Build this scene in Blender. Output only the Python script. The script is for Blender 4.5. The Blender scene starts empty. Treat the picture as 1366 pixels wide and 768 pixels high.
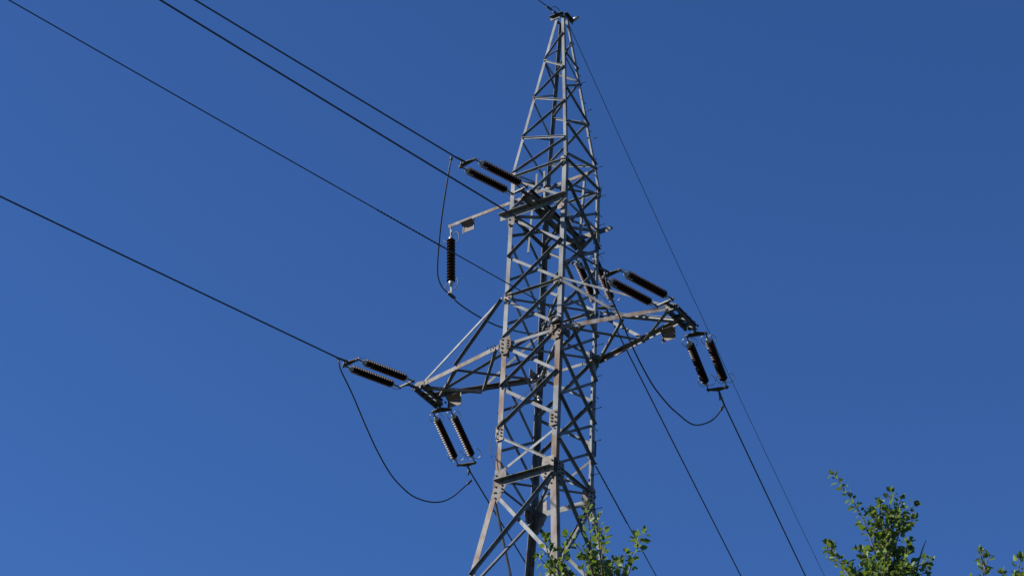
import bpy, math, random
from mathutils import Vector, Matrix
random.seed(7)
SC = bpy.context.scene
COL = SC.collection
V = Vector
# ------------------------------------------------------------------ camera
cam_d = bpy.data.cameras.new('camera')
cam = bpy.data.objects.new('camera', cam_d); COL.objects.link(cam)
cam_d.sensor_fit = 'HORIZONTAL'; cam_d.sensor_width = 36.0; cam_d.lens = 76.43
cam_d.clip_start = 0.1; cam_d.clip_end = 20000
rx, dn, fw = V((0.839, 0.543, 0.042)), V((-0.275, 0.489, -0.828)), V((-0.470, 0.683, 0.559))
fw.normalize(); rx = (rx - fw * rx.dot(fw)).normalized(); up = rx.cross(fw).normalized()
m = Matrix((rx, up, -fw)).transposed().to_4x4(); m.translation = V((22.02, -33.569, 1.628))
cam.matrix_world = m
SC.camera = cam
# ------------------------------------------------------------------ sky, sun, exposure
SUN_DIR = V((-0.68, -0.54, 0.52)).normalized()          # towards the sun
world = bpy.data.worlds.new('World'); SC.world = world; world.use_nodes = True
nt = world.node_tree
bg = nt.nodes['Background']
sky = nt.nodes.new('ShaderNodeTexSky'); sky.sky_type = 'NISHITA'; sky.sun_disc = False
sky.sun_elevation = math.asin(SUN_DIR.z)
sky.sun_rotation = math.atan2(SUN_DIR.x, SUN_DIR.y)
sky.altitude = 1500; sky.air_density = 1.0; sky.dust_density = 0.0; sky.ozone_density = 4.0
tint = nt.nodes.new('ShaderNodeMix'); tint.data_type = 'RGBA'; tint.blend_type = 'MULTIPLY'; tint.inputs[0].default_value = 1
tint.inputs[7].default_value = (0.565, 0.865, 1.30, 1)      # clear, deep blue air
nt.links.new(sky.outputs[0], tint.inputs[6]); nt.links.new(tint.outputs[2], bg.inputs[0]); bg.inputs[1].default_value = 0.0665
sun_d = bpy.data.lights.new('sun', 'SUN'); sun = bpy.data.objects.new('sun', sun_d); COL.objects.link(sun)
sun_d.energy = 5.0; sun_d.angle = math.radians(0.53); sun_d.color = (1.0, 0.965, 0.90)
sun.location = (0, 0, 60); sun.rotation_euler = SUN_DIR.to_track_quat('Z', 'Y').to_euler()
SC.view_settings.view_transform = 'Standard'; SC.view_settings.look = 'None'
SC.view_settings.gamma = 1.0; SC.view_settings.exposure = 0.7
SC.view_settings.use_curve_mapping = False
SC.render.engine = 'CYCLES'

# ------------------------------------------------------------------ materials
def mat(name, base, rough=0.6, metal=0.0, second=None, scale=6.0, lo=0.45, hi=0.6, bump=0.0, third=None, scale3=2.0, lo3=.55, hi3=.7, detail=6, stretch=None):
    mt = bpy.data.materials.new(name); mt.use_nodes = True
    n, l = mt.node_tree.nodes, mt.node_tree.links
    b = n['Principled BSDF']; b.inputs['Roughness'].default_value = rough; b.inputs['Metallic'].default_value = metal
    b.inputs['Base Color'].default_value = (*base, 1)
    tc = n.new('ShaderNodeTexCoord'); src = tc.outputs['Object']
    if stretch:
        mp = n.new('ShaderNodeMapping'); mp.inputs['Scale'].default_value = stretch
        l.new(src, mp.inputs[0]); src = mp.outputs[0]
    cur = None
    for col, sc, a, c in ((second, scale, lo, hi), (third, scale3, lo3, hi3)):
        if not col: continue
        ns = n.new('ShaderNodeTexNoise'); ns.inputs['Scale'].default_value = sc; ns.inputs['Detail'].default_value = detail
        ns.inputs['Roughness'].default_value = .65
        l.new(src, ns.inputs['Vector'])
        mr = n.new('ShaderNodeMapRange'); mr.inputs[1].default_value = a; mr.inputs[2].default_value = c
        l.new(ns.outputs['Fac'], mr.inputs[0])
        mx = n.new('ShaderNodeMix'); mx.data_type = 'RGBA'
        if cur: l.new(cur, mx.inputs[6])
        else: mx.inputs[6].default_value = (*base, 1)
        mx.inputs[7].default_value = (*col, 1)
        l.new(mr.outputs[0], mx.inputs[0]); cur = mx.outputs[2]
    if cur: l.new(cur, b.inputs['Base Color'])
    if bump:
        bp = n.new('ShaderNodeBump'); bp.inputs['Strength'].default_value = bump; bp.inputs['Distance'].default_value = .004
        ns = n.new('ShaderNodeTexNoise'); ns.inputs['Scale'].default_value = 45; ns.inputs['Detail'].default_value = 5
        l.new(src, ns.inputs['Vector']); l.new(ns.outputs['Fac'], bp.inputs['Height']); l.new(bp.outputs[0], b.inputs['Normal'])
    return mt
M = {
 'steel': mat('galvanised_steel', (.172, .178, .182), .55, .12, (.082, .086, .089), 3.2, .40, .66, .35, (.12, .08, .055), 2.1, .56, .72, stretch=(1, 1, .6)),
 'rusty': mat('rust_streaked_steel', (.175, .165, .150), .62, .1, (.115, .068, .043), 3.2, .42, .62, .4, (.060, .026, .016), 7, .52, .68, stretch=(1, 1, .35)),
 'gusset': mat('weathered_plate', (.175, .16, .145), .6, .1, (.115, .09, .075), 7, .42, .62, .3, (.13, .07, .045), 4, .56, .7),
 'bolt': mat('rusted_bolts', (.05, .032, .024), .75, .1, (.03, .022, .018), 20),
 'dark': mat('dark_fittings', (.045, .046, .048), .55, .2, (.085, .075, .065), 14, .45, .65),
 'zinc': mat('zinc_cap', (.36, .37, .37), .4, .3, (.27, .28, .28), 25),
 'porcelain': mat('brown_glaze', (.030, .013, .008), .27, 0, (.018, .008, .006), 9),
 'wire': mat('weathered_aluminium', (.050, .050, .054), .6, .2, (.028, .028, .03), 18),
 'cable': mat('dark_cable', (.030, .030, .033), .6, .1, (.02, .02, .022), 30),
 'sign': mat('sign_sheet', (.15, .115, .09), .7, 0, (.10, .07, .052), 9, .4, .65),
 'bark': mat('grey_bark', (.13, .105, .085), .85, 0, (.07, .055, .045), 22, .4, .65, .6),
}
for _k in ('steel', 'rusty', 'gusset'):                        # every bar has aged a little differently
    _n, _l = M[_k].node_tree.nodes, M[_k].node_tree.links; _b = _n['Principled BSDF']
    _src = _b.inputs['Base Color'].links[0].from_socket; _oi = _n.new('ShaderNodeObjectInfo')
    _mr = _n.new('ShaderNodeMapRange'); _mr.inputs[3].default_value = .78; _mr.inputs[4].default_value = 1.36
    _l.new(_oi.outputs['Random'], _mr.inputs[0])
    _hs = _n.new('ShaderNodeHueSaturation'); _l.new(_src, _hs.inputs['Color']); _l.new(_mr.outputs[0], _hs.inputs['Value']); _l.new(_hs.outputs[0], _b.inputs['Base Color'])
    _b.inputs['Roughness'].default_value = .68; _b.inputs['Specular IOR Level'].default_value = .3
_pb = M['porcelain'].node_tree.nodes['Principled BSDF']; _pb.inputs['Specular IOR Level'].default_value = .11; _pb.inputs['Roughness'].default_value = .40
def leaf_mat(name, a, b_):
    mt = bpy.data.materials.new(name); mt.use_nodes = True
    n, l = mt.node_tree.nodes, mt.node_tree.links
    pb = n['Principled BSDF']; out = n['Material Output']
    geo = n.new('ShaderNodeNewGeometry')
    r = n.new('ShaderNodeValToRGB'); r.color_ramp.elements[0].color = (*a, 1); r.color_ramp.elements[1].color = (*b_, 1)
    l.new(geo.outputs['Random Per Island'], r.inputs[0])
    back = n.new('ShaderNodeMix'); back.data_type = 'RGBA'; back.inputs[7].default_value = (.09, .12, .055, 1)
    l.new(geo.outputs['Backfacing'], back.inputs[0]); l.new(r.outputs[0], back.inputs[6])
    l.new(back.outputs[2], pb.inputs['Base Color']); pb.inputs['Roughness'].default_value = .5; pb.inputs['Specular IOR Level'].default_value = .3
    tr = n.new('ShaderNodeBsdfTranslucent'); tr.inputs[0].default_value = (.16, .235, .022, 1)
    mx = n.new('ShaderNodeMixShader'); mx.inputs[0].default_value = .40
    l.new(pb.outputs[0], mx.inputs[1]); l.new(tr.outputs[0], mx.inputs[2]); l.new(mx.outputs[0], out.inputs[0])
    return mt
M['leaf'] = leaf_mat('fresh_leaves', (.065, .118, .015), (.18, .245, .043))
M['leaf2'] = leaf_mat('deep_leaves', (.058, .108, .014), (.165, .23, .04))

# ------------------------------------------------------------------ mesh helpers
class MB:
    def __init__(s): s.v, s.f, s.mi, s.sm = [], [], [], []
    def add(s, vs, fs, mi=0, smooth=False):
        o = len(s.v); s.v += [tuple(p) for p in vs]
        for f in fs: s.f.append(tuple(i + o for i in f)); s.mi.append(mi); s.sm.append(smooth)
    def prism(s, prof, p0, p1, u, v, mi=0):
        "extrude a 2-D profile (list of (a,b) along u,v) from p0 to p1"
        n = len(prof)
        vs = [p0 + u * a + v * b for a, b in prof] + [p1 + u * a + v * b for a, b in prof]
        fs = [(i, (i + 1) % n, (i + 1) % n + n, i + n) for i in range(n)] + [tuple(reversed(range(n))), tuple(range(n, 2 * n))]
        s.add(vs, fs, mi)
    def angle(s, p0, p1, u, v, wu, wv, t, mi=0):
        d = (p1 - p0).normalized(); u = (u - d * u.dot(d)).normalized(); v = (v - d * v.dot(d) - u * v.dot(u)).normalized()
        s.prism([(0, 0), (wu, 0), (wu, t), (t, t), (t, wv), (0, wv)], p0, p1, u, v, mi)
    def channel(s, p0, p1, u, v, web, fl, t, mi=0):
        "web along u centred on the line, flanges out along v"
        d = (p1 - p0).normalized(); u = (u - d * u.dot(d)).normalized(); v = (v - d * v.dot(d) - u * v.dot(u)).normalized()
        h = web / 2
        s.prism([(-h, 0), (h, 0), (h, fl), (h - t, fl), (h - t, t), (-h + t, t), (-h + t, fl), (-h, fl)], p0, p1, u, v, mi)
    def box(s, c, ax, ay, az, mi=0):
        "half-extent vectors"
        vs = [c + ax * i + ay * j + az * k for k in (-1, 1) for j in (-1, 1) for i in (-1, 1)]
        s.add(vs, [(0, 2, 3, 1), (4, 5, 7, 6), (0, 1, 5, 4), (2, 6, 7, 3), (0, 4, 6, 2), (1, 3, 7, 5)], mi)
    def bar(s, p0, p1, w, t, n, mi=0):
        "flat bar, width across, thickness t along n"
        d = (p1 - p0); L = d.length / 2; d.normalize(); n = (n - d * n.dot(d)).normalized(); q = n.cross(d)
        s.box((p0 + p1) / 2, d * L, q * w / 2, n * t / 2, mi)
    def plate(s, pts, n, t, mi=0):
        k = len(pts); vs = [p - n * t / 2 for p in pts] + [p + n * t / 2 for p in pts]
        s.add(vs, [tuple(reversed(range(k))), tuple(range(k, 2 * k))] + [(i, (i + 1) % k, (i + 1) % k + k, i + k) for i in range(k)], mi)
    def cyl(s, p0, p1, r0, r1=None, n=8, mi=0, smooth=True, caps=True):
        s.lathe(p0, p1, [(0, r0), (1, r0 if r1 is None else r1)], n, mi, smooth, caps)
    def lathe(s, p0, p1, prof, n=12, mi=0, smooth=True, caps=True):
        d = p1 - p0; a = d.normalized(); u = a.orthogonal().normalized(); w = a.cross(u)
        vs = []
        for t, r in prof:
            for i in range(n):
                an = 2 * math.pi * i / n
                vs.append(p0 + d * t + (u * math.cos(an) + w * math.sin(an)) * r)
        fs = [(j * n + i, j * n + (i + 1) % n, (j + 1) * n + (i + 1) % n, (j + 1) * n + i) for j in range(len(prof) - 1) for i in range(n)]
        if caps: fs += [tuple(reversed(range(n))), tuple(range((len(prof) - 1) * n, len(prof) * n))]
        s.add(vs, fs, mi, smooth)
    def tube(s, pts, r, n=6, mi=0):
        "swept tube along a polyline; r a number or a list"
        k = len(pts); rs = r if isinstance(r, (list, tuple)) else [r] * k
        u = None; vs = []
        for i, p in enumerate(pts):
            t = (pts[min(i + 1, k - 1)] - pts[max(i - 1, 0)]).normalized()
            u = t.orthogonal().normalized() if u is None else (u - t * u.dot(t)).normalized()
            w = t.cross(u)
            for j in range(n):
                a = 2 * math.pi * j / n; vs.append(p + (u * math.cos(a) + w * math.sin(a)) * rs[i])
        fs = [(i * n + j, i * n + (j + 1) % n, (i + 1) * n + (j + 1) % n, (i + 1) * n + j) for i in range(k - 1) for j in range(n)]
        fs += [tuple(reversed(range(n))), tuple(range((k - 1) * n, k * n))]
        s.add(vs, fs, mi, True)
    def hexbolt(s, c, n, r=.019, h=.026, mi=0):
        s.lathe(c, c + n * h, [(0, r), (1, r)], 6, mi, False)
    def build(s, name, mats, parent=None):
        me = bpy.data.meshes.new(name); me.from_pydata(s.v, [], s.f)
        for x in (mats if isinstance(mats, (list, tuple)) else [mats]): me.materials.append(M[x])
        me.polygons.foreach_set('material_index', s.mi); me.polygons.foreach_set('use_smooth', s.sm); me.update()
        o = bpy.data.objects.new(name, me); COL.objects.link(o)
        if parent: o.parent = parent
        return o
def empty(name, loc=(0, 0, 0), mw=None):
    o = bpy.data.objects.new(name, None); COL.objects.link(o); o.empty_display_size = .3
    if mw is not None: o.matrix_world = mw
    else: o.location = loc
    return o
def tag(o, label=None, cat=None, group=None, kind=None):
    if label: o['label'] = label
    if cat: o['category'] = cat
    if group: o['group'] = group
    if kind: o['kind'] = kind
    return o
def smooth(pts, k=8):
    "Catmull-Rom through the points"
    pts = [V(p) for p in pts]; P = [pts[0] * 2 - pts[1]] + pts + [pts[-1] * 2 - pts[-2]]; out = []
    for i in range(1, len(P) - 2):
        for j in range(k):
            t = j / k; a, b, c, d = P[i - 1], P[i], P[i + 1], P[i + 2]
            out.append(((b * 2) + (c - a) * t + (a * 2 - b * 5 + c * 4 - d) * t * t + (b * 3 - a - c * 3 + d) * t ** 3) / 2)
    return out + [pts[-1]]

# ------------------------------------------------------------------ ground
def ground():
    mt = bpy.data.materials.new('meadow'); mt.use_nodes = True
    n, l = mt.node_tree.nodes, mt.node_tree.links; b = n['Principled BSDF']; b.inputs['Roughness'].default_value = .95
    tc = n.new('ShaderNodeTexCoord'); prev = None
    for sc, c1, c2 in ((.05, (.022, .030, .010), (.032, .034, .014)), (3.0, None, (.04, .055, .02))):
        ns = n.new('ShaderNodeTexNoise'); ns.inputs['Scale'].default_value = sc; ns.inputs['Detail'].default_value = 8
        l.new(tc.outputs['Object'], ns.inputs['Vector'])
        mx = n.new('ShaderNodeMix'); mx.data_type = 'RGBA'; l.new(ns.outputs['Fac'], mx.inputs[0])
        if prev: l.new(prev, mx.inputs[6])
        else: mx.inputs[6].default_value = (*c1, 1)
        mx.inputs[7].default_value = (*c2, 1); prev = mx.outputs[2]
    l.new(prev, b.inputs['Base Color']); M['meadow'] = mt
    mb = MB(); N = 40; S = 4000
    def hgt(x, y):
        r = math.hypot(x, y)
        return -.02 + (0 if r < 70 else min(1, (r - 70) / 300) * (1.6 * math.sin(x * .011) + 1.3 * math.cos(y * .013)))
    co = [math.copysign(abs(i / N) ** 2.2, i) * S for i in range(-N, N + 1)]
    vs = [V((x, y, hgt(x, y))) for y in co for x in co]; w = 2 * N + 1
    mb.add(vs, [(j * w + i, j * w + i + 1, (j + 1) * w + i + 1, (j + 1) * w + i) for j in range(w - 1) for i in range(w - 1)], 0, True)
    tag(mb.build('ground', 'meadow'), kind='structure')
ground()

# ------------------------------------------------------------------ the pylon
PROF = [(0, 4.03), (18.0, 1.529), (23.588, .752), (27.0, .75), (31.70, .741), (36.62, .114)]
def hw(z):
    for (a, b), (c, d) in zip(PROF, PROF[1:]):
        if z <= c: return b + (d - b) * (z - a) / (c - a)
    return PROF[-1][1]
SG = {'L': V((-1, -1, 0)), 'F': V((1, -1, 0)), 'R': V((1, 1, 0)), 'B': V((-1, 1, 0))}
def lp(l, z, ins=0.0):
    h = hw(z) - ins
    return V((SG[l].x * h, SG[l].y * h, z))
pylon = empty('lattice_pylon')
tag(pylon, 'tall grey galvanised steel lattice pylon with rusty joints and two side arms', 'pylon')

def legw(z): return .138 if z < 23.6 else .124 if z < 27 else .106 if z < 31.7 else .072
for l in 'LFRB':
    mb = MB(); s = SG[l]
    cuts = [0, 8, 18, 23.588, 24.4, 25.6, 27.0, 31.70, 36.62]
    for a, b in zip(cuts, cuts[1:]):
        w = legw((a + b) / 2); t = .014 if w > .1 else .009
        rusty = {'L': (23.588 <= a < 27.0) or a == 18, 'F': 25.5 < a < 27 or a == 18 or a == 23.588, 'R': False, 'B': a == 18}[l]
        mb.angle(lp(l, a), lp(l, b), V((-s.x, 0, 0)), V((0, -s.y, 0)), w, w, t, 1 if rusty else 0)
    # splice cover angles where the leg sections meet
    leg = mb.build('leg', ['steel', 'rusty'], pylon)
NRM = {('L', 'F'): V((0, -1, 0)), ('B', 'R'): V((0, 1, 0)), ('F', 'R'): V((1, 0, 0)), ('L', 'B'): V((-1, 0, 0))}
cnt = [0]
def brace(name, a, b, za, zb, kind, w=.07, mi='steel', out=None):
    "kind o: bolted outside, flange outwards on top; i: inside, flange inwards"
    w *= .82 if kind == 'o' else .88
    N = NRM[(a, b)]; lt = .014 if min(za, zb) < 31.7 else .009
    w0 = .055 if min(za, zb) < 31.6 else .035
    side = (lp(b, zb) - lp(a, za)); side.z = 0; side.normalize()
    p0, p1 = lp(a, za) + side * w0, lp(b, zb) - side * w0
    ext = (p1 - p0).normalized() * .03; p0 = p0 - ext; p1 = p1 + ext
    d = (p1 - p0).normalized(); Np = (N - d * N.dot(d)).normalized(); q = Np.cross(d)
    if q.z < 0: q = -q
    cnt[0] += 1; k = cnt[0] % 5
    mb = MB()
    if kind == 'o':
        off = N * (.003 + .0018 * k); mb.angle(p0 + off + q * w / 2, p1 + off + q * w / 2, -q, Np, w, w * .95, .008)
    else:
        off = -N * (lt + .003 + .0018 * k); mb.angle(p0 + off + q * w / 2, p1 + off + q * w / 2, -q, -Np, w, w * .85, .008)
    # bolt heads
    for p, sgn in ((p0, 1), (p1, -1)):
        c = p + d * sgn * .04 + N * (.002 + (.018 if kind == 'o' else .002))
        mb.hexbolt(c, N, .016, .018, 1)
    return mb.build(name, [mi, 'bolt'], pylon)
D, Hn = 'diagonal_brace', 'horizontal_brace'
# faces across the line (front and rear), heights measured on the two legs, first leg / second leg
LF = [(D, 35.29, 35.94, 'o', .045), (Hn, 35.19, 34.76, 'o', .045), (D, 34.05, 34.71, 'o', .05), (Hn, 34.0, 33.55, 'o', .05), (D, 32.83, 33.51, 'o', .055),
      (Hn, 32.76, 32.32, 'o', .05), (D, 31.70, 32.24, 'o', .06), (Hn, 31.58, 31.58, 'o', .065),
      (D, 30.62, 31.50, 'o', .065), (D, 31.52, 30.58, 'i', .07), (D, 29.37, 30.42, 'o', .07), (D, 30.42, 29.37, 'i', .075),
      (D, 28.34, 29.36, 'o', .07), (D, 29.35, 28.34, 'i', .075), (Hn, 28.28, 28.28, 'o', .075), (D, 27.22, 28.22, 'o', .075), (D, 28.18, 27.15, 'i', .075),
      (Hn, 27.05, 27.05, 'i', .085), (D, 25.97, 27.0, 'o', .075), (D, 26.99, 25.99, 'i', .08), (D, 24.94, 25.94, 'o', .08), (D, 25.92, 24.92, 'i', .085),
      (D, 23.84, 24.56, 'i', .07), (D, 24.72, 23.77, 'o', .06), (D, 21.44, 23.45, 'o', .085), (D, 23.37, 21.31, 'i', .09)]
for a, b in (('L', 'F'), ('B', 'R')):
    for nm, za, zb, k, w in LF: brace(nm, a, b, za, zb, k if a == 'L' else {'o': 'i', 'i': 'o'}[k], w)   # the rear face is laid the other way in
# faces along the line
FR = [(Hn, 35.36, 35.87, 'o', .04), (D, 35.25, 35.12, 'o', .045), (D, 35.17, 34.74, 'i', .045), (Hn, 34.07, 34.64, 'o', .05), (D, 33.99, 33.51, 'o', .055), (Hn, 32.86, 33.45, 'o', .055),
      (D, 32.75, 32.36, 'o', .06), (Hn, 31.75, 32.22, 'o', .06), (Hn, 31.57, 31.60, 'o', .065), (D, 30.97, 31.52, 'i', .06)]
zz_ = [30.97, 29.93, 28.73, 27.56, 26.43, 25.35, 24.36]
for z0, z1 in zip(zz_, zz_[1:]): FR += [(D, z0, z1 + .03, 'o', .075), (D, z1 + .05, z0, 'i', .07)]
FR += [(Hn, 30.50, 30.50, 'i', .08), (D, 24.3, 23.62, 'o', .075), (D, 23.73, 24.68, 'i', .065), (Hn, 23.62, 23.62, 'o', .075), (D, 23.45, 21.1, 'o', .085), (D, 21.1, 23.4, 'i', .085)]
for a, b in (('F', 'R'), ('L', 'B')):
    for nm, za, zb, k, w in FR: brace(nm, a, b, za, zb, k, w)
# lattice of the splayed base down to the ground
for a, b in NRM:
    for z0, z1 in ((21.2, 17.2), (17.2, 12.2), (12.2, 6.4), (6.4, .3)):
        brace('base_brace', a, b, z0, z1, 'o', .09); brace('base_brace', a, b, z1, z0, 'i', .09)
# heavy channels: carriers of the upper beam and the collar above the splay
for a, b, ext0, ext1, z in (('L', 'F', .22, .06, 30.55), ('B', 'R', .06, .28, 30.55)):
    N = NRM[(a, b)]; mb = MB(); y = N * (hw(z) + .018)
    mb.angle(V((-hw(z) - ext0, 0, z + .02)) + y, V((hw(z) + ext1, 0, z + .02)) + y, V((0, 0, -1)), N, .14, .13, .010)
    for sx in (-1, 1):
        for dz in (-.04, .04): mb.hexbolt(V((sx * (hw(z) - .05), 0, z + dz)) + y + N * .01, N, .018, .02, 1)
    mb.build('carrier_beam', ['steel', 'bolt'], pylon)
for a, b in (('L', 'F'), ('B', 'R')):
    N = NRM[(a, b)]; mb = MB(); z = 23.6; y = N * (hw(z) + .034)
    mb.angle(V((-hw(z) + .06, 0, z + .03)) + y, V((hw(z) - .06, 0, z + .03)) + y, V((0, 0, -1)), N, .13, .12, .010)
    mb.build('collar_beam', 'steel', pylon)
# double channel carrying the top phase, through the tower along the line
mb = MB()
for sx in (-1, 1):
    mb.channel(V((sx * .085 - .03, -1.16, 30.63)), V((sx * .085 - .03, 1.2, 30.63)), V((0, 0, 1)), V((sx, 0, 0)), .15, .065, .010)
for y in (-1.12, -.4, .4, 1.14): mb.box(V((-.03, y, 30.63)), V((.078, 0, 0)), V((0, .05, 0)), V((0, 0, .05)))
for y in (-1.1, 1.12):
    for sx in (-1, 1): mb.hexbolt(V((sx * .085 - .03 + sx * .012, y, 30.63)), V((sx, 0, 0)), .025, .03)
mb.build('through_beam', 'dark', pylon)
# bracket for the jumper insulator, with its hanger plate
mb = MB()
mb.angle(V((-3.02, .03, 31.56)), V((.84, .03, 31.70)), V((0, 0, -1)), V((0, 1, 0)), .085, .10, .009)
br = mb.build('bracket_arm', 'rusty', pylon)
mb = MB(); mb.bar(V((-2.98, .085, 31.50)), V((-2.96, .085, 31.40)), .05, .010, V((0, 1, 0))); mb.build('hanger_plate', 'dark', br)
mb = MB(); mb.angle(V((.03, .085, 31.60)), V((.03, hw(30.55) - .02, 30.66)), V((1, 0, 0)), V((0, 0, 1)), .06, .06, .007)
mb.angle(V((.03, .0, 31.60)), V((.03, -hw(30.55) + .02, 30.66)), V((1, 0, 0)), V((0, 0, 1)), .06, .06, .007)
mb.build('bracket_strut', 'steel', br)
# inner diaphragms
for z, nm in ((28.25, 1), (27.02, 1), (23.66, 1), (31.5, 0)):
    mb = MB(); h = hw(z) - .09
    mb.angle(V((-h, -h, z)), V((h, h, z)), V((0, 0, 1)), V((1, -1, 0)), .055, .055, .007)
    if nm: mb.angle(V((-h, h, z - .07)), V((h, -h, z - .07)), V((0, 0, 1)), V((1, 1, 0)), .055, .055, .007)
    mb.build('diaphragm_brace', 'steel', pylon)
for sx in (-1, 1):
    mb = MB(); x = sx * (hw(30.5) - .03)
    mb.angle(V((x, .11, 31.58)), V((x, .0, 29.95)), V((0, 1, 0)), V((-sx, 0, 0)), .05, .05, .006); mb.build('hanger_post', 'steel', pylon)
    mb = MB(); mb.angle(V((sx * .10, -.70, 31.50)), V((sx * .12, -.68, 30.72)), V((1, 0, 0)), V((0, 1, 0)), .05, .05, .006); mb.build('hanger_post', 'steel', pylon)
    mb = MB(); mb.angle(V((sx * .62, sx * .66, 30.50)), V((-sx * .10, sx * .10, 30.56)), V((0, 0, 1)), V((1, 1, 0)), .055, .055, .006); mb.build('beam_strut', 'steel', pylon)
    mb = MB(); mb.angle(V((sx * .62, -sx * .66, 30.50)), V((-sx * .10, -sx * .10, 30.56)), V((0, 0, 1)), V((1, -1, 0)), .055, .055, .006); mb.build('beam_strut', 'steel', pylon)
# gusset plates with rows of bolts
def gusset(l, face, z, w, h_, shape='hex', mi='gusset', dz=0, bolts=(2, 4), sh=0.0):
    N = NRM[face]; s = SG[l]; side = V((-s.x, 0, 0)) if abs(N.y) > .5 else V((0, -s.y, 0))
    c = lp(l, z) + side * (w * .5 + .0 + sh) + N * .030; c.z += dz
    U = V((0, 0, 1)) * h_ / 2; S = side * w / 2
    if shape == 'hex': pts = [c - S * .6 - U, c + S * .35 - U, c + S - U * .1, c + S * .7 + U, c - S + U * .75, c - S - U * .35]
    elif shape == 'trap': pts = [c - S * .75 - U, c - S * .2 - U, c + S - U * .05, c + S * .85 + U, c - S * .8 + U]
    else: pts = [c - S - U, c + S - U, c + S + U, c - S + U]
    mb = MB(); mb.plate(pts, N, .010)
    nx, ny = bolts
    for i in range(nx):
        for j in range(ny):
            p = c + S * (-.55 + .95 * i / max(1, nx - 1)) + U * (-.72 + 1.44 * j / max(1, ny - 1)) * (.95 if i == 0 else .6) + N * .005
            mb.hexbolt(p, N, .020, .026, 1)
    mb.build('gusset_plate', [mi, 'bolt'], pylon)
for f in (('L', 'F'), ('B', 'R')):
    for l in f:
        gusset(l, f, 27.0, .30, .46, 'hex', 'rusty', 0, (2, 4), -.04)
        gusset(l, f, 23.50, .34, .78, 'trap', 'gusset', 0, (2, 5))
        gusset(l, f, 28.27, .20, .18, 'rect', 'gusset', 0, (2, 2))
        gusset(l, f, 30.36, .17, .20, 'rect', 'gusset', -.05, (1, 2))
        gusset(l, f, 24.80, .20, .36, 'rect', 'gusset', 0, (2, 3), -.02)
        gusset(l, f, 31.58, .13, .22, 'rect', 'gusset', 0, (1, 3))
for f in (('F', 'R'), ('L', 'B')):
    for l in f:
        gusset(l, f, 27.0, .34, .20, 'rect', 'gusset', 0, (3, 2))
        gusset(l, f, 23.50, .28, .60, 'trap', 'gusset', 0, (2, 4))
# climbing bolts on the right-hand leg, alternately along the two flanges
z, k = 21.3, 0
while z < 35.3:
    h = hw(z); mb = MB()
    if k % 2: a, d = V((h + .004, h - .05, z)), V((1, 0, 0))
    else: a, d = V((h - .05, h + .004, z)), V((0, 1, 0))
    mb.cyl(a - d * .03, a + d * .16, .008, n=6); mb.cyl(a + d * .16, a + d * .175, .015, n=6); mb.cyl(a + d * .0, a + d * .02, .019, n=6)
    mb.build('step_bolt', 'dark', pylon); z += .405; k += 1
# peak: cap frame of channels, earth-wire lug, small white fitting
mb = MB(); zt = 36.62
for p, q, o in (((-.25, -.135), (.12, -.135), (0, -1)), ((.140, -.13), (.140, .26), (1, 0)), ((-.13, .135), (.13, .135), (0, 1)), ((-.140, -.10), (-.140, .14), (-1, 0))):
    mb.angle(V((*p, zt + .05)), V((*q, zt + .05)), V((0, 0, -1)), V((*o, 0)), .10, .075, .008)
cap = mb.build('peak_cap', 'dark', pylon)
mb = MB(); mb.cyl(V((.20, .18, zt + .03)), V((.33, .20, zt + .07)), .045, .05, 10); mb.cyl(V((.33, .20, zt + .07)), V((.36, .205, zt + .08)), .03, .02, 8)
tag(mb.build('marker_fitting', 'zinc', cap), 'pale cylindrical fitting at the pylon top')

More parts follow.
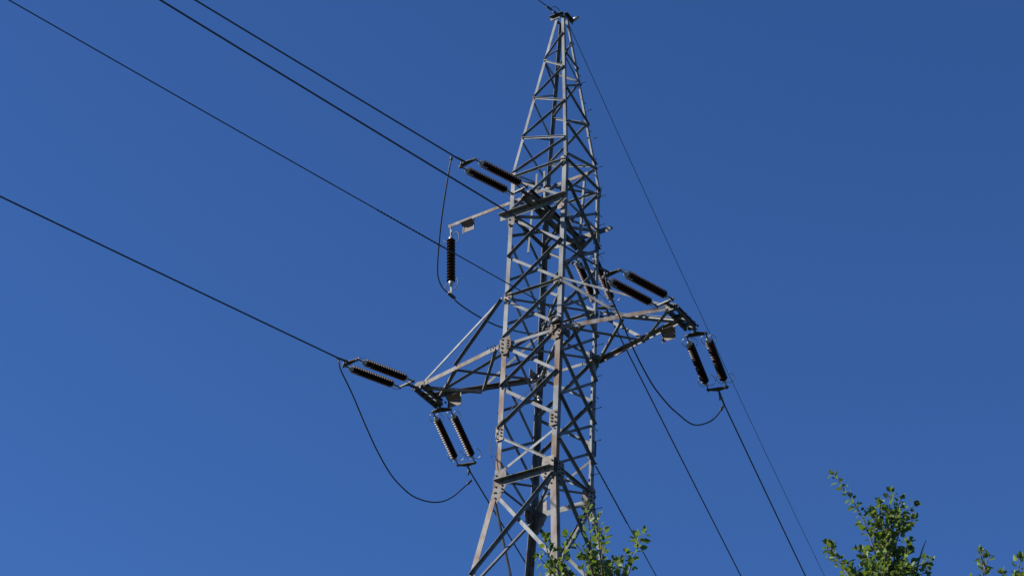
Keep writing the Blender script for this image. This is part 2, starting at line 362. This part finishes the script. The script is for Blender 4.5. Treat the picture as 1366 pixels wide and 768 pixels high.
# ------------------------------------------------------------------ side arms
def arm(sx):
    T1, T2 = V((sx * 3.28, -.30, 27.0)), V((sx * 3.20, .24, 27.0))
    A1, A2 = V((sx * .80, -.80, 27.0)), V((sx * .80, .80, 27.0))
    m1, m2 = A1.lerp(T1, .54), A2.lerp(T2, .54)
    Z = V((0, 0, 1)); X = V((sx, 0, 0))
    mb = MB()
    mb.angle(A1 + Z * .05, T1 + Z * .05, V((0, 0, -1)), V((0, 1, 0)), .105, .09, .010)
    mb.angle(A2 + Z * .05, T2 + Z * .05, V((0, 0, -1)), V((0, -1, 0)), .105, .09, .010)
    for j in range(3): mb.hexbolt(A1 + X * (.12 + .09 * j) + Z * .048, Z, .018, .024, 1); mb.hexbolt(T1 - X * (.04 + .09 * j) + Z * .048, Z, .018, .024, 1)
    a = mb.build('cross_arm', ['rusty', 'bolt'], pylon)
    def st(nm, p, q, w=.06, u=Z, v=None, mt='steel'):
        b = MB(); d = (q - p).normalized(); v = v or d.cross(u)
        b.angle(p, q, u, v, w, w, .007); b.build(nm, mt, a)
    low = Z * -.06
    st('plan_strut', A1 + low + X * .1, m2 + low, .06); st('plan_strut', m1 + low * 1.3, V((sx * .76, .72, 26.92)), .06)
    st('plan_strut', m2 + low * 1.5, T1 - X * .12 + low * 1.5, .065); st('plan_strut', m1 + low * .9, T2 - X * .1 + low * .9, .065)
    # stays down from the next level of the tower
    f, r = V((sx * .80, -.79, 28.27)), V((sx * .80, .79, 28.27))
    st('stay', f + Z * .03, T1 - X * .1 + Z * .07, .05, V((0, 0, -1)), V((0, 1, 0))); st('stay', r + Z * .03, T2 - X * .1 + Z * .07, .05, V((0, 0, -1)), V((0, -1, 0)))
    st('stay', f - Z * .03, m1 + Z * .07, .06, V((0, 0, -1)), V((0, -1 if sx < 0 else 1, 0))); st('stay', r - Z * .03, m2 + Z * .07, .07, V((0, 0, -1)), V((0, 1, 0)))
    # tip: two long plates side by side with pins at both ends
    b = MB()
    for k, dx in ((0, -.10), (1, .06)):
        b.channel(V((sx * (3.27 + dx), -.36 if k else -.30, 26.95)), V((sx * (3.27 + dx), .54 if k else .46, 26.93)), Z, X * (1 if k else -1), .125, .05, .012)
    for y in (-.33, -.02, .16, .34, .50):
        b.box(V((sx * 3.25, y, 26.94)), V((.07, 0, 0)), V((0, .03, 0)), V((0, 0, .04)))
        for dx in (-.165, .125): b.hexbolt(V((sx * (3.27 + dx), y, 26.94)), X * (1 if dx > 0 else -1), .028, .03)
    b.box(V((sx * 3.22, -.22, 27.047)), V((.13, 0, 0)), V((0, .12, 0)), V((0, 0, .005)))
    b.build('tip_plate', 'dark', a)
    b = MB(); b.plate([V((sx * 3.10, -.345, 26.97)), V((sx * 3.29, -.375, 26.95)), V((sx * 3.33, -.380, 27.00)), V((sx * 3.27, -.37, 27.065)), V((sx * 3.10, -.345, 27.06))], V((0, 1, 0)), .010)
    b.build('end_gusset', 'gusset', a)
    return a
tag(arm(-1), 'rust streaked left side arm with a pale upper stay'); tag(arm(1), 'right side arm with a broad pale lower chord')

# ------------------------------------------------------------------ insulators
SHEDS = 17
def insulator_mesh(L=1.42, sheds=SHEDS, r=.093):
    mb = MB(); y0, y1 = .10, L - .10; prof = [(0, .034)]
    for i in range(sheds):
        a, b = i / sheds, (i + 1) / sheds; s = b - a
        prof += [(a + s * .12, .036), (a + s * .30, .050), (a + s * .40, r * .95), (a + s * .45, r), (a + s * .52, r), (a + s * .56, r * .95), (a + s * .64, .060), (a + s * .72, .042), (a + s * .98, .036)]
    prof += [(1, .034)]
    mb.lathe(V((0, y0, 0)), V((0, y1, 0)), prof, 16)
    return mb
def cap_mesh(y, d):
    mb = MB(); a = V((0, y, 0)); b = V((0, y + d, 0))
    mb.lathe(a, b, [(0, .022), (.25, .026), (.3, .045), (.8, .058), (.97, .058), (1, .04)], 12); return mb
def horn_mesh(y, d, lat, big):
    "bent rod standing off sideways and turning along the string"
    lat = lat.normalized(); e = V((0, d, 0)); o = V((0, y, 0)); mb = MB(); k = 1.35 if big else 1.0
    pts = [o + lat * .02, o + lat * .09 - e * .05, o + lat * .15 * k, o + lat * .165 * k + e * .12 * k, o + lat * .12 * k + e * .20 * k]
    mb.tube(smooth(pts, 5), .0085, 6); return mb
_protos = {}
def place_part(key, builder, name, mats, parent, loc):
    if key not in _protos:
        o = builder().build(name, mats, parent); _protos[key] = o
    else:
        o = _protos[key].copy(); COL.objects.link(o); o.parent = parent
    o.location = loc; return o
def insulator_set(anchor, end, lk, label, group, horns, L=1.42, roll=0.0):
    anchor, end = V(anchor), V(end); d = (end - anchor).normalized()
    x = d.cross(V((0, 0, 1))).normalized(); z = x.cross(d)
    if roll: x, z = x * math.cos(roll) + z * math.sin(roll), z * math.cos(roll) - x * math.sin(roll)
    mw = Matrix((x, d, z)).transposed().to_4x4(); mw.translation = anchor
    root = empty('insulator_set', mw=mw); tag(root, label, 'insulator', group)
    S = .21; y0 = lk; s0 = lk + .17; s1 = s0 + L; y1 = s1 + .17; total = (end - anchor).length
    mb = MB()                                                   # link and shackles from the tower to the yoke
    mb.bar(V((0, -.06, 0)), V((0, max(lk * .55, .10), 0)), .055, .03, V((1, 0, 0))); mb.bar(V((0, lk * .45, 0)), V((0, lk + .02, 0)), .05, .035, V((0, 0, 1)))
    mb.cyl(V((-.05, 0, 0)), V((.05, 0, 0)), .022, n=8); mb.cyl(V((0, lk * .5, -.04)), V((0, lk * .5, .04)), .018, n=8)
    mb.build('link', 'dark', root)
    for y, e in ((y0, 1), (y1, -1)):
        mb = MB(); Z = V((0, 0, 1))
        mb.plate([V((-S - .04, y + e * .045, 0)), V((-S - .04, y - e * .0, 0)), V((-.05, y - e * .06, 0)), V((.05, y - e * .06, 0)), V((S + .04, y, 0)), V((S + .04, y + e * .045, 0))][::e], Z, .016)
        mb.bar(V((-S - .02, y + e * .025, -.02)), V((S + .02, y + e * .025, -.02)), .05, .012, Z)
        for sx in (-S, 0, S): mb.cyl(V((sx, y + e * .01, -.05)), V((sx, y + e * .01, .035)), .017, n=8)
        for sx in (-S, S): mb.cyl(V((sx, y + e * .03, 0)), V((sx, y + e * .19, 0)), .014, n=8)
        mb.build('yoke_plate', 'dark', root)
    for sx in (-S, S):
        ins = place_part(('ins', L), lambda: insulator_mesh(L), 'insulator', 'porcelain', root, (sx, s0, 0))
        place_part(('cap', 0), lambda: cap_mesh(0, .115), 'end_cap', 'zinc', ins, (0, 0, 0))
        place_part(('cap', 1, L), lambda: cap_mesh(L, -.115), 'end_cap', 'zinc', ins, (0, 0, 0))
        for j, (yy, dd, lat, big) in enumerate(horns):
            place_part(('horn', yy, dd, lat, big), lambda: horn_mesh(yy * L, dd, V(lat), big), 'arcing_horn', 'zinc', ins, (0, 0, 0))
    mb = MB()                                                   # dead-end clamp at the line side
    mb.bar(V((0, y1 + .04, 0)), V((0, y1 + .16, 0)), .045, .03, V((1, 0, 0)))
    mb.cyl(V((0, y1 + .10, 0)), V((0, max(total, y1 + .3), 0)), .026, .022, 8)
    mb.cyl(V((0, y1 + .14, .02)), V((0, y1 + .19, -.16)), .022, .02, 8)
    mb.build('dead_end_clamp', 'dark', root)
    return root
HN = [(0, 1, (1, 0, .9), 1), (0, 1, (-.5, 0, -1), 0), (1, -1, (.6, 0, 1), 0), (1, -1, (-.6, 0, -1), 0)]
HF = [(0, 1, (1, 0, .2), 0), (0, 1, (-1, 0, .2), 0), (1, -1, (1, 0, .2), 1), (1, -1, (-1, 0, .2), 0)]
GI = 'double insulator strings on the pylon'
insulator_set((-3.26, -.40, 26.90), (-3.68, -2.79, 26.51), .30, 'brown double insulator strings reaching left from the left arm tip', GI, HN)
insulator_set((3.25, -.40, 26.99), (2.88, -2.51, 26.76), .17, 'brown double insulator strings running up left from the right arm tip above the arm', GI, HN)
insulator_set((-.04, -1.20, 30.63), (-.40, -3.42, 30.29), .15, 'highest brown double insulator strings left of the tower body', GI, HN)
insulator_set((-3.24, .42, 26.93), (-3.73, 2.55, 26.29), .22, 'black looking double insulator strings hanging below the left arm tip', GI, HF)
insulator_set((3.26, .58, 26.97), (2.73, 2.92, 26.47), .18, 'black looking double insulator strings hanging below the right arm tip', GI, HF)
insulator_set((-.06, 1.22, 30.63), (-.57, 3.46, 30.10), .22, 'double insulator strings half hidden behind the right tower leg', GI, HF)
# single suspension insulator that carries the upper jumper
root = empty('suspension_insulator', (-2.97, .085, 31.43)); tag(root, 'single upright insulator hanging from the end of the thin bracket arm', 'insulator')
root.rotation_euler = (0, math.radians(-4), 0)
mb = MB()
prof = [(0, .034)]
for i in range(14):
    a, s = i / 14, 1 / 14
    prof += [(a + s * .1, .036), (a + s * .42, .10), (a + s * .5, .104), (a + s * .58, .10), (a + s * .66, .055), (a + s * .98, .036)]
mb.lathe(V((0, 0, -.28)), V((0, 0, -1.52)), prof + [(1, .034)], 16); ins = mb.build('insulator', 'porcelain', root)
for a, b in ((-.17, -.30), (-1.66, -1.50)):
    mb = MB(); mb.lathe(V((0, 0, a)), V((0, 0, b)), [(0, .022), (.3, .028), (.35, .05), (.9, .062), (1, .045)], 12); mb.build('end_cap', 'zinc', ins)
mb = MB(); mb.bar(V((0, 0, .03)), V((0, 0, -.10)), .05, .018, V((0, 1, 0))); mb.bar(V((0, 0, -.07)), V((0, 0, -.18)), .045, .02, V((1, 0, 0))); mb.build('link', 'dark', root)
for pts in ([(.02, 0, -.16), (.14, 0, -.12), (.22, 0, -.20), (.22, 0, -.36), (.18, 0, -.46)], [(-.02, 0, -.22), (-.10, 0, -.30), (-.18, 0, -.27), (-.21, 0, -.20)],
            [(.02, 0, -1.78), (.14, 0, -1.74), (.20, 0, -1.62), (.17, 0, -1.48), (.08, 0, -1.42)], [(-.02, 0, -1.78), (-.13, 0, -1.76), (-.18, 0, -1.66), (-.14, 0, -1.56), (-.06, 0, -1.52)]):
    mb = MB(); mb.tube(smooth(pts, 5), .010, 6); mb.build('arcing_horn', 'dark', ins)
mb = MB(); mb.bar(V((0, 0, -1.62)), V((0, 0, -1.86)), .045, .02, V((0, 1, 0))); mb.box(V((0, .02, -1.90)), V((.03, 0, 0)), V((0, .13, 0)), V((0, 0, .03))); mb.build('suspension_clamp', 'dark', root)

# ------------------------------------------------------------------ wires
def wire(name, p0, az, slope, curv, length, r, label, cat, group=None, m_='wire', n=90):
    a = math.radians(az); h = V((math.sin(a), math.cos(a), 0)); p0 = V(p0)
    pts = []
    for i in range(n + 1):
        s = length * (i / n) ** 1.6
        pts.append(p0 + h * s + V((0, 0, slope * s + curv * s * s)))
    mb = MB(); mb.tube(pts, r, 6); o = mb.build(name, m_)
    return tag(o, label, cat, group)
AN, AF = 190, -13
def span(q0, q1): return (q1[2] - q0[2]) / math.hypot(q1[0] - q0[0], q1[1] - q0[1])
def azim(q0, q1): return math.degrees(math.atan2(q1[0] - q0[0], q1[1] - q0[1]))
for q0, q1, lab in (((-3.665, -2.70, 26.525), (-5.196, -11.398, 25.857), 'conductor coming in from the left edge to the left arm insulators'),
                    ((2.89, -2.45, 26.76), (.87, -13.9, 26.193), 'conductor crossing in front of the tower down to the right arm insulators'),
                    ((-.39, -3.32, 30.305), (-1.69, -10.586, 29.883), 'uppermost conductor ending at the highest insulator strings')):
    wire('conductor', q0, azim(q0, q1), span(q0, q1) - .003, .00032, 130, .0175, 'dark ' + lab, 'power line', 'conductors of the line')
for q0, q1, lab in (((-3.715, 2.50, 26.30), (-4.617, 6.341, 25.88), 'conductor running down behind the tower legs from the left arm'),
                    ((2.74, 2.87, 26.48), (1.026, 10.272, 25.935), 'conductor running down right from the hanging right arm insulators'),
                    ((-.56, 3.42, 30.11), (-3.273, 15.177, 29.05), 'conductor running down right from behind the right tower leg')):
    wire('conductor', q0, azim(q0, q1), span(q0, q1) - .003, .00032, 160, .0175, 'dark ' + lab, 'power line', 'conductors of the line')
gwn = wire('ground_wire', (-.06, -.20, 36.70), 190, -.02, .0003, 130, .012, 'thin earth wire leaving the pylon top to the upper left', 'power line')
wire('ground_wire', (.05, .20, 36.62), -13.0, -.098, .0010, 70, .0085, 'very thin earth wire falling from the pylon top past the right arm', 'power line')
mb = MB(); mb.tube([V((-.06, -.14, 36.69)), V((-.075, -.28, 36.695))], .034, 8); mb.tube([V((-.09, -.36, 36.695)), V((-.12, -.52, 36.69))], .03, 8)
mb.tube(smooth([(-.08, -.40, 36.70), (-.02, -.36, 36.76), (.03, -.24, 36.76), (.04, -.14, 36.68)], 5), .009, 6); mb.build('strain_clamp', 'dark', gwn)
def fibre(q0, az, slope, curv, length, g0, g1, label):
    o = wire('fibre_cable', q0, az, slope, curv, length, .0115, label, 'cable', None, 'cable')
    a = math.radians(az); h = V((math.sin(a), math.cos(a), 0)); q0 = V(q0)
    mb = MB(); pts = []; n = int((g1 - g0) / .012)
    at = lambda s: q0 + h * s + V((0, 0, slope * s + curv * s * s)); w = h.cross(V((0, 0, 1)))
    for ph in (0, math.pi):
        pts = [at(g0 + i * .012) + (w * math.cos(i * .42 + ph) + V((0, 0, 1)) * math.sin(i * .42 + ph)) * .014 for i in range(n)]
        mb.tube(pts, .006, 4)
    mb.build('armour_grip', 'wire', o)
    return o
fibre((.66, -.80, 27.46), 190, -.062, .00035, 130, 3.2, 5.4, 'thin fibre cable with twisted grip passing in front of the left leg')
fibre((.72, .86, 24.45), -13, -.10, .0004, 120, .05, 2.3, 'thin cable with twisted grip leaving the right leg low down')
GJ = 'jumper loops'
def loop(name, pts, r, label, cat, m_='cable', group=None):
    mb = MB(); mb.tube(smooth(pts, 7), r, 7); return tag(mb.build(name, m_), label, cat, group), mb
JL = [(-3.657, -2.72, 26.52), (-3.657, -2.70, 26.40), (-3.66, -2.583, 26.25), (-3.666, -2.148, 25.934), (-3.674, -1.605, 25.463), (-3.681, -1.098, 25.065), (-3.688, -.573, 24.766), (-3.694, -.124, 24.65), (-3.701, .376, 24.63), (-3.709, .954, 24.776), (-3.716, 1.472, 25.026), (-3.722, 1.899, 25.366), (-3.727, 2.266, 25.759), (-3.731, 2.581, 26.111)]
JR = [(2.90, -2.48, 26.70), (2.901, -2.38, 26.423), (2.891, -2.10, 26.164), (2.88, -1.763, 25.934), (2.867, -1.356, 25.631), (2.854, -.965, 25.397), (2.835, -.374, 25.144), (2.814, .29, 25.049), (2.8, .729, 25.065), (2.783, 1.243, 25.117), (2.77, 1.662, 25.282), (2.751, 2.235, 25.677), (2.74, 2.604, 26.042), (2.73, 2.87, 26.394)]
JT = [(-0.49, -3.42, 30.32), (-0.56, -3.38, 30.06), (-0.74, -3.2, 29.74), (-1.14, -2.75, 29.36), (-1.65, -2.1, 29.14), (-2.02, -1.6, 29.06), (-2.32, -1.15, 29.13), (-2.6, -0.6, 29.28), (-2.849, 0.037, 29.531), (-2.74, 0.2, 29.382), (-2.579, 0.441, 29.241), (-2.42, 0.68, 29.14), (-2.261, 0.919, 29.06), (-2.103, 1.157, 29.021), (-1.893, 1.472, 29.029), (-1.725, 1.725, 29.057), (-1.473, 2.103, 29.191), (-1.157, 2.577, 29.464), (-0.838, 3.056, 29.846), (-0.645, 3.346, 30.121), (-0.569, 3.46, 30.248)]
for pts, lab, e0, e1 in ((JL, 'dark jumper loop sagging low under the left arm tip', 1, 1), (JR, 'dark jumper loop hanging under the right arm tip', 1, 1), (JT, 'dark jumper dropping beside the single upright insulator and behind the left leg', 1, 0)):
    o, _ = loop('jumper_cable', pts, .0165, lab, 'cable', 'cable', GJ)
    sm = smooth(pts, 7)
    for e, idx in ((e0, sm[:3]), (e1, sm[-4:])):
        if e: mb = MB(); mb.tube(idx, .030, 8); mb.build('cable_lug', 'dark', o)
# fibre down-leads, coil and joint box on the tower
cl = [V((.72, -.84, 27.18)) + V((.11 * math.cos(t * .5), -.03 - .004 * t, .07 * math.sin(t * .5) - .002 * t)) for t in range(40)]
mb = MB(); mb.tube(cl, .014, 6); o = tag(mb.build('cable_coil', 'cable'), 'small coil of dark cable tied at the front leg by the right arm', 'cable')
mb = MB(); mb.box(V((.72, -.90, 27.12)), V((.12, 0, 0)), V((0, .07, 0)), V((0, 0, .035))); mb.build('coil_bracket', 'dark', o)
loop('cable_lead', [(.62, -.9, 27.45), (.1, -.2, 28.1), (-.281, .3, 28.195), (-.206, .3, 27.773), (-.207, .3, 27.281), (-.263, .3, 26.715), (-.391, .3, 26.522), (-.60, .60, 26.5)], .007, 'thin dark cable lead looping down inside the tower to the joint box', 'cable')
loop('cable_lead', [(.40, -.79, 25.95), (.306, -.80, 25.842), (.032, -.80, 25.644), (-.242, -.81, 25.446), (-.511, -.82, 25.135), (-.74, -.84, 24.934), (-.84, -.84, 24.687), (-.845, -.84, 24.414), (-.80, -.82, 24.178), (-.72, -.79, 23.95)], .007, 'thin dark cable lead bowing out past the left leg above the collar', 'cable')
root = empty('joint_box', (-.70, .66, 26.62)); tag(root, 'black cable joint box with pale clamps on the rear leg', 'joint box')
mb = MB(); mb.lathe(V((0, 0, -.20)), V((0, 0, .20)), [(0, .05), (.08, .085), (.8, .085), (.86, .10), (.93, .10), (1, .05)], 14); mb.build('housing', 'cable', root)
for dz in (-.27, .26):
    mb = MB(); mb.box(V((0, -.04, dz)), V((.13, 0, 0)), V((0, .03, 0)), V((0, 0, .022))); mb.cyl(V((.10, -.05, dz)), V((.10, -.14, dz + .03)), .03, n=8); mb.cyl(V((-.10, -.05, dz)), V((-.10, -.12, dz)), .025, n=8); mb.build('clamp', 'zinc', root)

# ------------------------------------------------------------------ hanging plates
def sign(x0, x1, y, z, dz, label, rake):
    root = empty('phase_plate', ((x0 + x1) / 2, y, z)); tag(root, label, 'sign', 'small plates hung under the arms')
    w = (x1 - x0) / 2; c = math.cos(rake); s_ = math.sin(rake); ax = V((c, 0, s_))
    L_, R_ = -ax * w, ax * w; yo = V((0, -.13, 0)); mb = MB()
    zt, zf, zb = V((0, 0, -dz * .20)), V((0, 0, -dz * .40)), V((0, 0, -dz * .92))
    mb.plate([L_ + yo + zt, R_ + yo + zt, R_ + zf, L_ + zf], V((0, .45, .9)), .006); mb.plate([L_ + zf - V((0, 0, .006)), R_ + zf - V((0, 0, .006)), R_ + zb, L_ + zb], V((0, 1, 0)), .006)
    mb.build('plate', 'sign', root)                             # sloping top added so its underside stands in for arm shade; upright face
    for sx in (-1, 1):
        mb = MB(); mb.bar(ax * (sx * w * .92) + V((0, -.012, .10)), ax * (sx * w * .92) + V((0, -.012, -dz)), .022, .008, V((0, 1, 0))); mb.build('hanger', 'dark', root)
sign(-2.90, -2.54, .34, 26.95, .33, 'small pale plate hanging beneath the left side arm', 0)
sign(2.66, 2.98, .30, 26.95, .33, 'small tilted plate hanging beneath the right side arm', math.radians(3))
sign(-2.63, -2.31, .10, 31.53, .32, 'small rusty plate hanging beneath the thin upper bracket', math.radians(3))

# ------------------------------------------------------------------ trees
def add_leaf(vs, fs, p, d, n, L, W):
    d = d.normalized(); s = d.cross(n)
    if s.length < 1e-4: s = d.orthogonal()
    s.normalize(); n = s.cross(d)
    o = len(vs); cup = random.uniform(.05, .5); dr = random.uniform(-.12, .40)
    def P(t, a, h): return p + d * (L * t) + s * (W * a) + n * (h * W - dr * L * t * t)
    for q in (P(0, 0, 0), P(.33, 0, 0), P(.68, 0, 0), P(1, 0, 0), P(.22, .40, cup * .8), P(.50, .52, cup), P(.80, .30, cup * .7), P(.22, -.40, cup * .8), P(.50, -.52, cup), P(.80, -.30, cup * .7)): vs.append(q)
    for f in ((0, 4, 1), (4, 5, 2, 1), (5, 6, 3, 2), (0, 1, 7), (7, 1, 2, 8), (8, 2, 3, 9)): fs.append(tuple(o + i for i in f))
def rv(): 
    while True:
        v = V((random.uniform(-1, 1), random.uniform(-1, 1), random.uniform(-1, 1)))
        if .01 < v.length < 1: return v.normalized()
def tree(base, shoots, fill, label, leaf, bare=(), extra_h=8.6, spread=1.6, lush=1.0):
    base = V(base); root = empty('broadleaf_tree', base); tag(root, label, 'tree')
    wood, lv, lf = MB(), [], []
    top = V((0, 0, extra_h)); hub = V((0, 0, extra_h * .52))
    tr = [V((0, 0, -.05)), V((.05, .03, 1.2)), V((-.04, .06, 2.8)), hub, V((.10, -.04, extra_h * .75)), top]
    wood.tube(smooth(tr, 4), [.17 * (1 - .82 * i / 20) for i in range(21)], 9)
    trunk = wood.build('trunk', 'bark', root)
    def shoot(br, pts, dens=1.0, size=1.0, tuft=True):
        sm = smooth(pts, 7); n = len(sm)
        br.tube(sm, [.003 + .0055 * i / n for i in range(n)], 5)
        L = sum((sm[i + 1] - sm[i]).length for i in range(n - 1)); k = int(L / .030 * dens * lush); ang = random.uniform(0, 6.28)
        for i in range(k):
            t = (i + random.random() * .6) / k; j = min(n - 2, int(t * (n - 1))); p = sm[j].lerp(sm[j + 1], t * (n - 1) - j)
            ax = (sm[j] - sm[j + 1]).normalized(); u = ax.orthogonal().normalized(); w = ax.cross(u); ang += 2.399 + random.uniform(-.5, .5)
            o = u * math.cos(ang) + w * math.sin(ang)
            d = (o + ax * random.uniform(.1, 1.0) + V((0, 0, random.uniform(-.2, .3)))).normalized()
            q = p + d * random.uniform(.012, .03)
            s = size * random.uniform(.038, .086) * (.72 + .28 * min(1, t * 4))
            nn = (V((0, 0, 1)) * .30 + rv() * .80 + SUN_DIR * .60)      # leaf blades turned towards the light
            add_leaf(lv, lf, q, d, nn, s, s * random.uniform(.60, .76))
        if tuft:
            for i in range(5):
                d = ((sm[0] - sm[2]).normalized() + rv() * .75).normalized(); s = size * random.uniform(.03, .07)
                add_leaf(lv, lf, sm[0], d, rv() + V((0, 0, .4)), s, s * random.uniform(.5, .7))
    for s in shoots:
        br = MB(); pts = [V(p) - base for p in s]; shoot(br, pts, 1.35)
        for i in range(int(random.uniform(1.5, 4.5) * lush)):             # side spurs
            t = random.uniform(.3, 1.0); sm = smooth(pts, 10); p = sm[int(t * (len(sm) - 1))]
            d = (rv() + V((0, 0, .6))).normalized() * random.uniform(.05, .13)
            shoot(br, [p + d, p + d * .5 + V((0, 0, -.01)), p], 1.2)
        e = pts[-1]; low = e.lerp(top, .45) + V((0, 0, -.30)); joint = V((top.x * .5, top.y * .5, min(low.z - .4, extra_h * .84)))
        limb = smooth([e, low, joint], 6)
        br.tube(limb, [.011 + .0013 * i for i in range(len(limb))], 6)
        for i in range(6):
            c = limb[1 + 2 * i]; d = (rv() + V((0, 0, .3))).normalized() * random.uniform(.15, .45); shoot(br, [c + d, c + d * .5, c], 1.0)
        br.build('branch', 'bark', root)
    for i in range(fill):                                       # the rest of the crown, below what the frame shows
        a = i * 2.4 + random.uniform(-.3, .3); zc = .34 + .52 * (i + .5) / fill; rr = spread * random.uniform(.75, 1.1) * (1 - .55 * max(0, zc - .5) / .4)
        st_ = V((0, 0, extra_h * zc)); e = V((math.cos(a) * rr, math.sin(a) * rr, extra_h * zc + random.uniform(.5, 1.0) * rr * .7)); e.z = min(e.z, extra_h - .15)
        br = MB(); limb = smooth([st_, st_.lerp(e, .5) + V((0, 0, -.12)), e], 8)
        br.tube(limb, [.040 - .0018 * j for j in range(len(limb))], 7)
        for j in range(9):
            c = limb[min(len(limb) - 1, 4 + int(j * 1.5))]; d = (rv() + V((math.cos(a), math.sin(a), .5)) * .7).normalized() * random.uniform(.3, .6)
            shoot(br, [c + d, c + d * .5 + rv() * .03, c], .8, 1.15)
        br.build('branch', 'bark', root)
    for s in bare:
        mb = MB(); mb.tube(smooth([V(p) - base for p in s], 6), [.003 + .0006 * i for i in range((len(s) - 1) * 6 + 1)], 5); mb.build('branch', 'bark', root)
    me = bpy.data.meshes.new('crown'); me.from_pydata([tuple(v) for v in lv], [], lf); me.materials.append(M[leaf])
    me.polygons.foreach_set('use_smooth', [True] * len(lf)); me.update()
    o = bpy.data.objects.new('crown', me); COL.objects.link(o); o.parent = root
SHOOTS_CENTRE = [
  [ (12.85, -18.88, 10.99), (12.84, -18.8, 10.71), (12.83, -18.72, 10.35) ],
  [ (12.99, -18.9, 10.81), (12.94, -18.8, 10.57), (12.92, -18.68, 10.33) ],
  [ (12.65, -18.88, 10.73), (12.74, -18.79, 10.59), (12.84, -18.69, 10.35) ],
  [ (12.57, -19.13, 10.6), (12.56, -19.02, 10.47), (12.62, -18.87, 10.31) ],
  [ (12.56, -19.21, 10.39), (12.59, -19.04, 10.32), (12.6, -18.89, 10.28) ],
  [ (12.63, -18.88, 10.62), (12.61, -18.87, 10.49), (12.65, -18.8, 10.33) ],
  [ (13.05, -18.2, 10.97), (13.05, -18.34, 10.72), (13.04, -18.48, 10.39) ],
  [ (12.87, -18.4, 10.65), (12.88, -18.5, 10.51), (12.9, -18.59, 10.36) ],
  [ (12.8, -18.48, 10.94), (12.82, -18.55, 10.64), (12.84, -18.63, 10.36) ],
  [ (12.86, -18.89, 10.49), (12.85, -18.8, 10.41), (12.85, -18.71, 10.32) ],
  [ (13.03, -18.53, 10.54), (13.03, -18.53, 10.44), (13.03, -18.55, 10.33) ],
]
SHOOTS_RIGHT = [
  [ (14.62, -17.44, 11.53), (14.81, -17.29, 11.11), (14.93, -17.17, 10.53) ],
  [ (15.12, -17.3, 11.29), (15.03, -17.24, 10.96), (14.96, -17.17, 10.52) ],
  [ (15.32, -17.27, 11.11), (15.12, -17.23, 11.02), (14.99, -17.17, 10.77) ],
  [ (15.19, -17.24, 11.23), (15.06, -17.21, 11.0), (14.98, -17.16, 10.71) ],
  [ (15.09, -16.74, 11.28), (15.0, -16.91, 11.07), (14.97, -17.05, 10.61) ],
  [ (15.07, -16.83, 11.02), (15.05, -16.93, 10.79), (15.05, -17.03, 10.54) ],
  [ (14.38, -17.15, 11.0), (14.5, -17.19, 10.8), (14.65, -17.21, 10.54) ],
  [ (14.69, -17.01, 10.91), (14.76, -17.07, 10.75), (14.85, -17.12, 10.54) ],
  [ (15.39, -17.17, 10.59), (15.24, -17.14, 10.56), (15.06, -17.12, 10.48) ],
  [ (14.97, -17.26, 11.25), (14.96, -17.21, 11.03), (14.95, -17.16, 10.72) ],
  [ (14.8, -17.09, 11.28), (14.88, -17.1, 10.99), (14.92, -17.12, 10.62) ],
  [ (14.99, -16.93, 11.23), (14.95, -17.02, 10.93), (14.94, -17.09, 10.54) ],
  [ (15.18, -16.76, 10.69), (15.11, -16.89, 10.62), (15.06, -17.03, 10.5) ],
  [ (14.51, -17.03, 10.82), (14.62, -17.1, 10.69), (14.75, -17.15, 10.53) ],
  [ (15.2, -17.33, 10.5), (15.12, -17.24, 10.49), (15.02, -17.16, 10.46) ],
  [ (14.92, -17.06, 11.03), (14.91, -17.09, 10.79), (14.91, -17.13, 10.53) ],
]
SHOOTS_EDGE = [
  [ (16.0, -17.33, 10.46), (15.97, -17.39, 10.31), (15.96, -17.45, 10.15) ],
  [ (16.28, -17.35, 10.36), (16.26, -17.36, 10.26), (16.21, -17.38, 10.1) ],
  [ (16.21, -17.62, 10.12), (16.17, -17.54, 10.11), (16.12, -17.46, 10.07) ],
  [ (16.35, -17.35, 10.3), (16.3, -17.36, 10.2), (16.24, -17.37, 10.08) ],
  [ (16.51, -17.58, 10.13), (16.42, -17.49, 10.07), (16.3, -17.41, 10.03) ],
]
BARE = [[(15.29, -16.98, 10.9), (15.25, -17.0, 10.79), (15.16, -17.04, 10.49)]]
tree((12.80, -18.55, 0), SHOOTS_CENTRE, 20, 'leafy green tree top in front of the pylon legs', 'leaf', (), 9.5, lush=.95)
tree((14.95, -17.05, 0), SHOOTS_RIGHT, 20, 'dense green tree top at lower right with one bare twig', 'leaf2', BARE, 9.7, lush=1.25)
SHOOTS_EDGE = [[(x, y, z - .05) for x, y, z in s_] for s_ in SHOOTS_EDGE]
tree((16.20, -17.30, 0), SHOOTS_EDGE, 20, 'small leafy tree top in the bottom right corner', 'leaf', (), 9.2, lush=.75)
